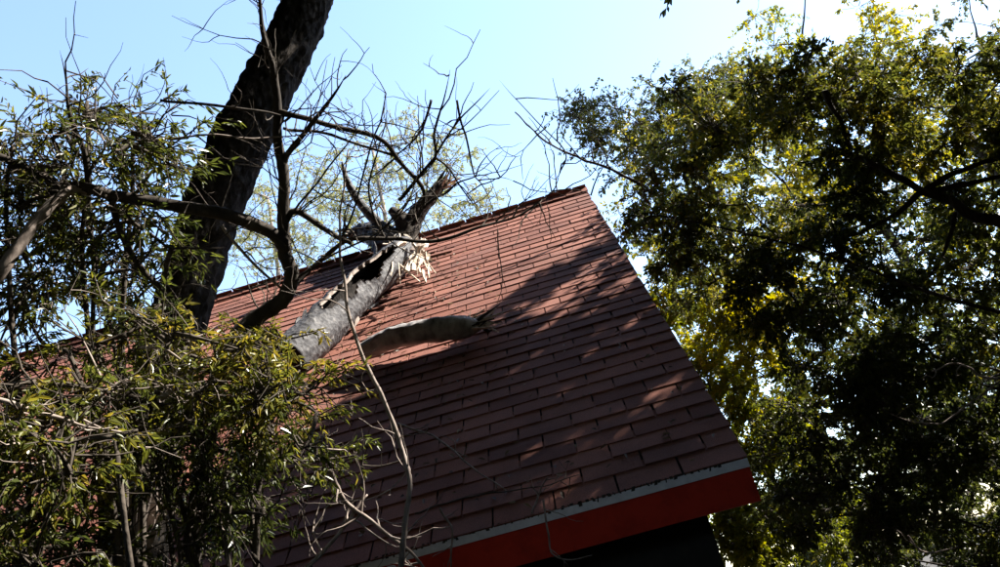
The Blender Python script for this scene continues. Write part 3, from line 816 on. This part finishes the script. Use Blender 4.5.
# ------------------------------------------------------------------ fallen trunk on the roof
ft = thing('fallen_trunk', tuple(roofpt(345, 318, 0.05)), 'hollow grey broken trunk fallen across the roof ridge', 'fallen trunk')
ctr = [roofpt(286, 362, 0.17), roofpt(316, 334, 0.17), roofpt(345, 305, 0.175), roofpt(372, 280, 0.18), roofpt(393, 261, 0.19), roofpt(406, 247, 0.2)]
CP = spline(ctr, 16); K = 40
arc = np.concatenate([[0], np.cumsum(np.linalg.norm(np.diff(CP, axis=0), axis=1))]); arc /= arc[-1]
t_ = nrm(np.gradient(CP, axis=0)); toc = nrm(CAM - CP)
hd = nrm(NR * 0.30 + toc * 0.85 - np.array([0.22, 0, 0])); aN = nrm(np.cross(t_, np.cross(hd, t_))); bN = np.cross(t_, aN)     # aN: away from the roof
V = []; hol = np.zeros((len(CP), K), bool)
for i in range(len(CP)):
    R0 = np.interp(arc[i], [0, .3, .7, .9, 1], [0.165, 0.17, 0.165, 0.15, 0.12])
    for j in range(K):
        th = 2 * math.pi * j / K
        c = Vector((math.cos(th) * 1.3, math.sin(th) * 1.3, arc[i] * 4.0))
        h = noise.fractal(c * 1.5, 1.0, 2.0, 4) * 0.09 + noise.noise(c * 4) * 0.03
        tw_ = (th + math.pi) % (2 * math.pi) - math.pi                # 0 = outward from the roof
        ax_ = 0.35 + 0.2 * math.sin(arc[i] * 7)
        e = ((arc[i] - 0.55) / 0.30) ** 2 + ((tw_ + 0.12) / (0.62 + 0.5 * noise.noise(Vector((arc[i] * 9, 3, 1))))) ** 2
        if e < 1: hol[i, j] = True
        rr = R0 * (1 + h + (0.07 if e < 1.7 else 0))                   # the torn rim stands proud
        V.append(CP[i] + rr * (math.cos(th) * aN[i] + math.sin(th) * bN[i]))
m = len(CP)
V = np.array(V); VI = np.repeat(CP, K, axis=0) + (V - np.repeat(CP, K, axis=0)) * 0.80
nV = len(V)
keep = ~hol[:-1]                                                       # faces (ring i, side j)
Qs, mi = [], []
idx = lambda a, b: a * K + b % K
for i in range(m - 1):
    for j in range(K):
        if keep[i, j]:
            q = [idx(i, j), idx(i, j + 1), idx(i + 1, j + 1), idx(i + 1, j)]
            Qs.append(q); mi.append(0); Qs.append([nV + v for v in q[::-1]]); mi.append(1)
            for (a, b), (v0, v1) in (((i, j - 1), (q[3], q[0])), ((i, j + 1), (q[1], q[2])), ((i - 1, j), (q[0], q[1])), ((i + 1, j), (q[2], q[3]))):
                if 0 <= a < m - 1 and not keep[a, b % K]:
                    Qs.append([v0, v1, nV + v1, nV + v0]); mi.append(2)  # torn edge of the shell
cap0 = np.array([[2 * nV, (q + 1) % K, q] for q in range(K)]); cap1 = np.array([[2 * nV + 1, (m - 1) * K + q, (m - 1) * K + (q + 1) % K] for q in range(K)])
V = np.concatenate([V, VI, CP[:1], CP[-1:]])
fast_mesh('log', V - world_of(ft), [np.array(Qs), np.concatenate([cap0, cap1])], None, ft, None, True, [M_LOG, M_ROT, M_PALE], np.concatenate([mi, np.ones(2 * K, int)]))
# torn wood at the break: long shards
g2 = np.random.default_rng(9)
top = roofpt(405, 248, 0.18)
tdir = nrm(CP[-1] - CP[-8])
def shard(mb, o, d, L, w, th):
    d = nrm(d); s = nrm(np.cross(d, nrm(g2.normal(0, 1, 3)))); n = np.cross(s, d)
    bend = g2.normal(0, .12) * L
    us = [0, .3, .65, 1]; ws = [w, w * 1.1, w * .7, w * .1]
    V = []
    for u, w_ in zip(us, ws):
        c = o + d * L * u + n * bend * u * u
        w1 = w_ * g2.uniform(.7, 1.2)
        V += [c - s * w1 - n * th, c + s * w1 - n * th * .6, c + s * w1 * .8 + n * th, c - s * w1 * .9 + n * th * .7]
    Q = [[0, 3, 2, 1], [12, 13, 14, 15]]
    for a in range(3):
        for b in range(4):
            Q.append([a * 4 + b, a * 4 + (b + 1) % 4, a * 4 + 4 + (b + 1) % 4, a * 4 + 4 + b])
    mb.add(V, Q)
for i in range(105):
    u_ = g2.random(); px, py = 388 + 38 * u_ + g2.normal(0, 4), 230 + 34 * g2.random() + 8 * u_
    h_ = g2.uniform(0.02, 0.30)
    o = roofpt(px, py, h_) if py > 241 else at(px, py, 8.7 + g2.uniform(-.3, .1))
    d = -PU * g2.uniform(.4, 1.4) + np.array([g2.normal(0.0, .26), 0, 0]) + NR * g2.normal(-.28, .25)
    if i % 4 == 0: L_, w_, t2 = g2.uniform(.10, .20), g2.uniform(.015, .035), g2.uniform(.008, .016)      # plates of torn wood
    else: L_, w_, t2 = g2.uniform(.08, .30), g2.uniform(.005, .016), g2.uniform(.003, .008)
    mb = MB(); shard(mb, o, d, L_, w_, t2)
    mb.build('splinter', M_SPLINT, ft, False)
for i in range(12):                                                   # loose bark still clinging to the log
    k_ = int(g2.integers(4, len(CP) - 6)); th = g2.choice([-1, 1]) * g2.uniform(0.9, 2.0)
    rad = math.cos(th) * aN[k_] + math.sin(th) * bN[k_]
    mb = MB(); shard(mb, CP[k_] + rad * 0.168, t_[k_] * g2.choice([-1, 1]) + rad * g2.uniform(0, .25) + g2.normal(0, .15, 3), g2.uniform(.08, .25), g2.uniform(.012, .04), .006)
    mb.build('bark_flake', M_LOG if i % 3 else M_PALE, ft, False)
# broken tops beyond the ridge: two stubs of the trunk and a bare pale limb
def limb_world(parent, name, mat, pts, radii, k=16, amp=.08, seed=0):
    P = spline(pts, 16); R = np.interp(np.linspace(0, 1, len(P)), np.linspace(0, 1, len(radii)), radii)
    mb = rough_trunk(P, R, k, seed, amp, 20)
    mm = len(P)
    mb.add([P[0], P[-1]], None, None)
    mb.T.append(np.array([[mb.n - 2, (q + 1) % k, q] for q in range(k)] + [[mb.n - 1, (mm - 1) * k + q, (mm - 1) * k + (q + 1) % k] for q in range(k)]))
    return mb.build(name, mat, parent)
limb_world(ft, 'stub', M_LOG, [at(400, 258, 8.55), at(388, 243, 8.75), at(374, 235, 9.0), at(358, 232, 9.2), at(349, 236, 9.25)], [.15, .16, .12, .08, .02], 30, .42, 4)
limb_world(ft, 'stub', M_BARK, [at(405, 250, 8.6), at(412, 224, 8.75), at(424, 205, 8.85), at(438, 189, 8.95), at(444, 183, 9.0), at(449, 180, 9.0)], [.12, .09, .075, .06, .05, .015], 30, .4, 6)
limb_world(ft, 'limb', M_LOG, [at(396, 240, 8.8), at(376, 221, 8.9), at(358, 200, 9.0), at(347, 180, 9.05), at(342, 162, 9.1)], [.08, .06, .048, .036, .012], 12, .1, 8)
limb_world(ft, 'limb', M_BARK, [at(408, 236, 8.7), at(402, 220, 8.8), at(392, 210, 8.9)], [.11, .09, .05], 12, .2, 9)

for i in range(22):                                                    # peeling pale bark low on the leaning trunk
    k_ = int(g2.integers(0, 60)); th = g2.uniform(0, 2 * math.pi)
    px, py = 140 + g2.normal(0, 8), g2.uniform(485, 575)
    o = at(px, py, np.interp(py, [430, 520, 600], [3.75, 3.5, 3.35]) - 0.15 + abs(px - 140) * .003)
    mb = MB(); shard(mb, o, at(px + 5, py - 30, 3.4) - at(px, py, 3.4) + g2.normal(0, .03, 3), g2.uniform(.1, .3), g2.uniform(.008, .022), .005)
    mb.build('bark_strip', M_PALE, lt, False)
for i in range(16):                                                    # jagged ends of the broken tops
    for (px, py, d_), dd in (((442, 186, 8.97), (8, -6)), ((352, 232, 9.2), (-8, 3))):
        o = at(px, py, d_) + g2.normal(0, .035, 3)
        mb = MB(); shard(mb, o, at(px + dd[0], py + dd[1], d_) - at(px, py, d_) + g2.normal(0, .03, 3), g2.uniform(.08, .24), g2.uniform(.006, .02), .006)
        mb.build('splinter', M_BARK if i % 3 else M_SPLINT, ft, False)
bl = thing('broken_limb', tuple(roofpt(425, 335, 0.0)), 'short pale broken limb lying on the shingles right of the fallen trunk', 'broken limb')
pts = [roofpt(362, 352, 0.10), roofpt(385, 341, 0.14), roofpt(410, 334, 0.16), roofpt(440, 329, 0.15), roofpt(466, 327, 0.12), roofpt(482, 325, 0.08)]
limb_world(bl, 'log', M_SILVER, pts, [.06, .08, .085, .092, .08, .03], 26, .15, 12)
for i in range(22):
    o = roofpt(474 + g2.uniform(-6, 6), 324 + g2.uniform(-5, 5), .08 + g2.uniform(-.03, .06))
    mb = MB(); shard(mb, o, np.array([1., 0, 0]) * g2.uniform(.5, 1) + PU * g2.normal(0, .5) + NR * g2.normal(0.05, .2), g2.uniform(.1, .25), g2.uniform(.008, .018), .005)
    mb.build('splinter', M_SPLINT if i % 2 else M_BARK, bl, False)
mb = MB(); p0 = roofpt(466, 327, .1); side_twigs(mb, np.array([p0, p0 + .05, p0 + .1]), 5, .3, .004, g2); mb.build('twigs', M_TWIG, bl)['kind'] = 'stuff'

# litter shaken onto the shingles around the fallen trunk
k_ = 420; lp = []
while len(lp) < k_:
    px, py = (rng.normal(400, 45), rng.normal(300, 45)) if rng.random() < .6 else (rng.uniform(330, 730), rng.uniform(230, 540))
    p = roofpt(px, py, 0.017)
    if p[0] > -0.05 or (p - BASE) @ PU > 5.4 or (p - BASE) @ PU < 0.05: continue
    lp.append(p)
lp = np.array(lp); ld = nrm(sphere(k_) - (sphere(k_) @ NR)[:, None] * 0); ld = nrm(ld - (ld @ NR)[:, None] * NR * .85)
V, Fa, rp_ = leaf_cloud(lp, ld, nrm(NR + sphere(k_) * .3), rng.uniform(.025, .06, k_), rng.uniform(.012, .026, k_), True)
M_LITTER = mat_leaf('dead_leaf', [(0, (0.05, 0.03, 0.018)), (.6, (0.13, 0.08, 0.04)), (1, (0.24, 0.17, 0.09))], .15, .6)
lo_ = fast_mesh('leaf_litter', V, Fa, M_LITTER, None, np.repeat(rng.random(k_), rp_))
tag(lo_, 'dead brown leaves scattered on the shingles around the fallen trunk', 'leaf litter', kind='stuff')
# dead sticks and twigs lying about
def stick(label, pts, r, mat=M_PALE, forks=2, name='dead_stick', lf=.18, seed=3):
    W = [np.asarray(p) for p in pts]
    t = thing(name, tuple(min(W, key=lambda p: p[2])), label, 'stick', 'dead sticks and twigs')
    P = wob(spline(W, 7), 0.01, 9, seed); mb = MB()
    mb.tube(P, r * np.linspace(1, .4, len(P)), 6, .08); mb.build('stem', mat, t)
    if forks:
        mb = MB(); side_twigs(mb, P, forks, lf, r * .5, np.random.default_rng(seed)); mb.build('twigs', mat, t)['kind'] = 'stuff'
    return t
RP = lambda px, py, h=.05: roofpt(px, py, h)
stick('long dead twig lying diagonally on the shaded shingles above the eave', [RP(398, 424, .06), RP(436, 438, .05), RP(468, 464, .05), RP(506, 491, .03)], .008, M_PALE, 7, seed=31)
stick('thin dead twig running level across the lower shingles', [RP(415, 514, .03), RP(455, 501, .05), RP(505, 491, .05), RP(545, 486, .06), RP(580, 475, .05)], .005, M_TWIG, 7, seed=32)
stick('pale forked twig standing on the eave edge', [RP(532, 513, .02), RP(541, 492, .05), RP(548, 476, .1)], .006, M_PALE, 4, seed=33)
stick('bent pale twig hanging below the red fascia board', [at(543, 500, 3.6), at(547, 532, 3.55), at(553, 555, 3.5), at(575, 560, 3.5), at(592, 556, 3.5)], .005, M_PALE, 2, seed=34)
stick('forked pale twig in front of the left end of the fascia', [at(440, 508, 3.5), at(452, 530, 3.5), at(451, 560, 3.5), at(450, 600, 3.5)], .006, M_PALE, 4, seed=35)
stick('crossed grey twigs at the bottom centre under the shrub', [at(330, 470, 3.0), at(345, 500, 3.0), at(375, 525, 3.0), at(410, 552, 3.0), at(430, 575, 3.0)], .010, M_PALE, 9, lf=.3, seed=36)
stick('long grey twig slanting up from the bottom left of the eave', [at(300, 575, 2.9), at(330, 545, 2.95), at(352, 515, 3.0), at(368, 495, 3.05)], .009, M_PALE, 6, lf=.25, seed=37)
stick('pale dead branch poking in from the left edge over the shrub', [at(-10, 396, 2.1), at(39, 413, 2.15), at(78, 424, 2.2), at(124, 433, 2.25)], .007, M_PALE, 5, seed=38)
stick('short thick pale stick caught in the shrub left of the roof', [at(160, 398, 2.7), at(178, 384, 2.7), at(198, 369, 2.7)], .012, M_PALE, 0, seed=39)
stick('thin pale twig curving above the left shrub', [at(138, 347, 2.6), at(162, 350, 2.62), at(182, 363, 2.65)], .007, M_PALE, 1, seed=40)
stick('pale bare branch arching in front of the dark leaves at right', [at(1010, 378, 5.6), at(985, 377, 5.6), at(970, 368, 5.6), at(953, 364, 5.6), at(932, 371, 5.6)], .012, M_PALE, 4, seed=41)
stick('grey forked branch below the pale arching branch at right', [at(1000, 381, 5.7), at(970, 403, 5.7), at(942, 423, 5.7), at(910, 421, 5.7), at(890, 414, 5.7)], .008, M_PALE, 6, seed=42)
stick('small curved pale twig at the bottom right', [at(908, 536, 5.4), at(924, 553, 5.4), at(950, 549, 5.4), at(958, 545, 5.4)], .008, M_PALE, 2, seed=43)
stick('thin dark twig reaching left across the sky above the roof corner', [at(640, 184, 7.8), at(607, 168, 7.8), at(577, 157, 7.8), at(543, 139, 7.8), at(515, 112, 7.8)], .016, M_BARK, 7, lf=.5, seed=44)

# pale far trees behind the ridge
for px, py, d, r_, n_, sd, lb in ((385, 205, 23, 2.4, 170, 51, 'pale yellow green tree behind the ridge under the bare branches'),
                           (275, 240, 26, 2.0, 80, 52, 'faint pale tree behind the ridge right of the leaning trunk')):
    c = at(px, py, d); b_ = (c[0], c[1], 0)
    cl = ell(c, (r_ * 1.25, r_, r_ * 1.15), n_, 0.5, 8, .6, sd, -.1)
    tree('pale_tree', lb, b_, [(b_[0], b_[1], -.1), (b_[0] + .1, b_[1], c[2] * .4), (b_[0] - .1, b_[1] + .1, c[2] * .8), (b_[0], b_[1], c[2] + r_ * .8)], .16, cl, .085, .4, 17, M_LEAF_PALE, M_PALE, group='pale trees behind the ridge', twig_r=.006)

# ------------------------------------------------------------------ unseen trees added around the clearing to block sky light and deepen shade
def added_canopy():
    trunks = [(13.5, 7.0), (1.5, -10.5), (-6.5, -9.0), (8.0, -6.5), (-13.5, -3.0), (-3.5, -13.5), (11.5, 1.5), (-14.5, 6.0)]
    g_ = np.random.default_rng(88)
    c0 = np.array([-2.5, 0.5, 3.0]); groups = [[] for _ in trunks]
    cnt = 0
    while cnt < 2300:
        v = nrm(g_.normal(0, 1, 3))
        if v[2] < -0.3: continue
        p = c0 + v * g_.uniform(7.0, 12.5)
        if p[2] < 0.6 or np.linalg.norm(p - CAM) < 4: continue
        j = proj(p)
        if j[2] > 0 and -170 < j[0] < 1170 and -170 < j[1] < 800: continue
        if p[1] > 5 and j[2] > 0 and p[2] < 9: continue
        k = ((p - BASE) @ NR) / (S @ NR); Q = p - S * k
        tt = (Q - BASE) @ PU
        if k > 0 and Q @ qv > qmax - 1.0 and -10.5 < Q[0] < 1.4 and tt < 6.6: continue
        if k > 0 and -6 < Q[0] < 1.0 and -0.8 < tt < 6.0 and g_.random() < 0.93: continue
        if blocks_sun(p, g_, mg=0.7): continue
        if p[1] < -4 and abs(v[0] - 0.05) < 0.36 and 0.02 < v[2] < 0.2: continue
        s_ = g_.uniform(0.8, 1.3)
        i = int(np.argmin([math.hypot(p[0] - a, p[1] - b) for a, b in trunks]))
        groups[i].append([*p, s_, s_, s_ * 0.8, 16 * g_.uniform(.7, 1.3), float(np.clip(.3 + g_.normal(0, .1), 0, 1))]); cnt += 1
    tries = 0
    while cnt < 2650 and tries < 60000:              # taller trees added on the sunny side to cut sky glare
        tries += 1
        v = nrm(g_.normal(0, 1, 3))
        if v @ S < 0.62: continue
        p = c0 + v * g_.uniform(11.0, 17.0); j = proj(p)
        if p[2] < 1 or (j[2] > 0 and -150 < j[0] < 1150 and -150 < j[1] < 800): continue
        k = ((p - BASE) @ NR) / (S @ NR); Q = p - S * k; tt = (Q - BASE) @ PU
        if lands_lit(p, 1.0) or (-6 < Q[0] < 1.2 and -0.8 < tt < 6.0 and g_.random() < 0.98) or blocks_sun(p, g_, 1.03, mg=0.8): continue
        s_ = g_.uniform(0.7, 1.1); i = int(np.argmin([math.hypot(p[0] - a, p[1] - b) for a, b in trunks]))
        groups[i].append([*p, s_, s_, s_ * 0.8, 16 * g_.uniform(.7, 1.3), .4]); cnt += 1
    where = ['beyond the big oak on the sunny side', 'straight behind the viewer', 'behind the viewer to the left', 'behind the viewer to the right', 'left of the house out of view', 'far behind the viewer', 'right of the big oak out of view', 'beyond the left end of the house']
    for (a, b), cl, w in zip(trunks, groups, where):
        if not cl: continue
        top = max(4.0, np.mean([q[2] for q in cl]) + 1)
        tree('woodland_tree', 'unseen broad-leaved tree added to block sky light, standing ' + w, (a, b, 0), [(a, b, -.1), (a + .2, b, top * .35), (a - .1, b + .1, top * .7), (a, b, top)], .26, cl, .31, .6, 10, M_LEAF_OAK, twig_r=0, group='unseen sky-blocking trees around the clearing')
added_canopy()
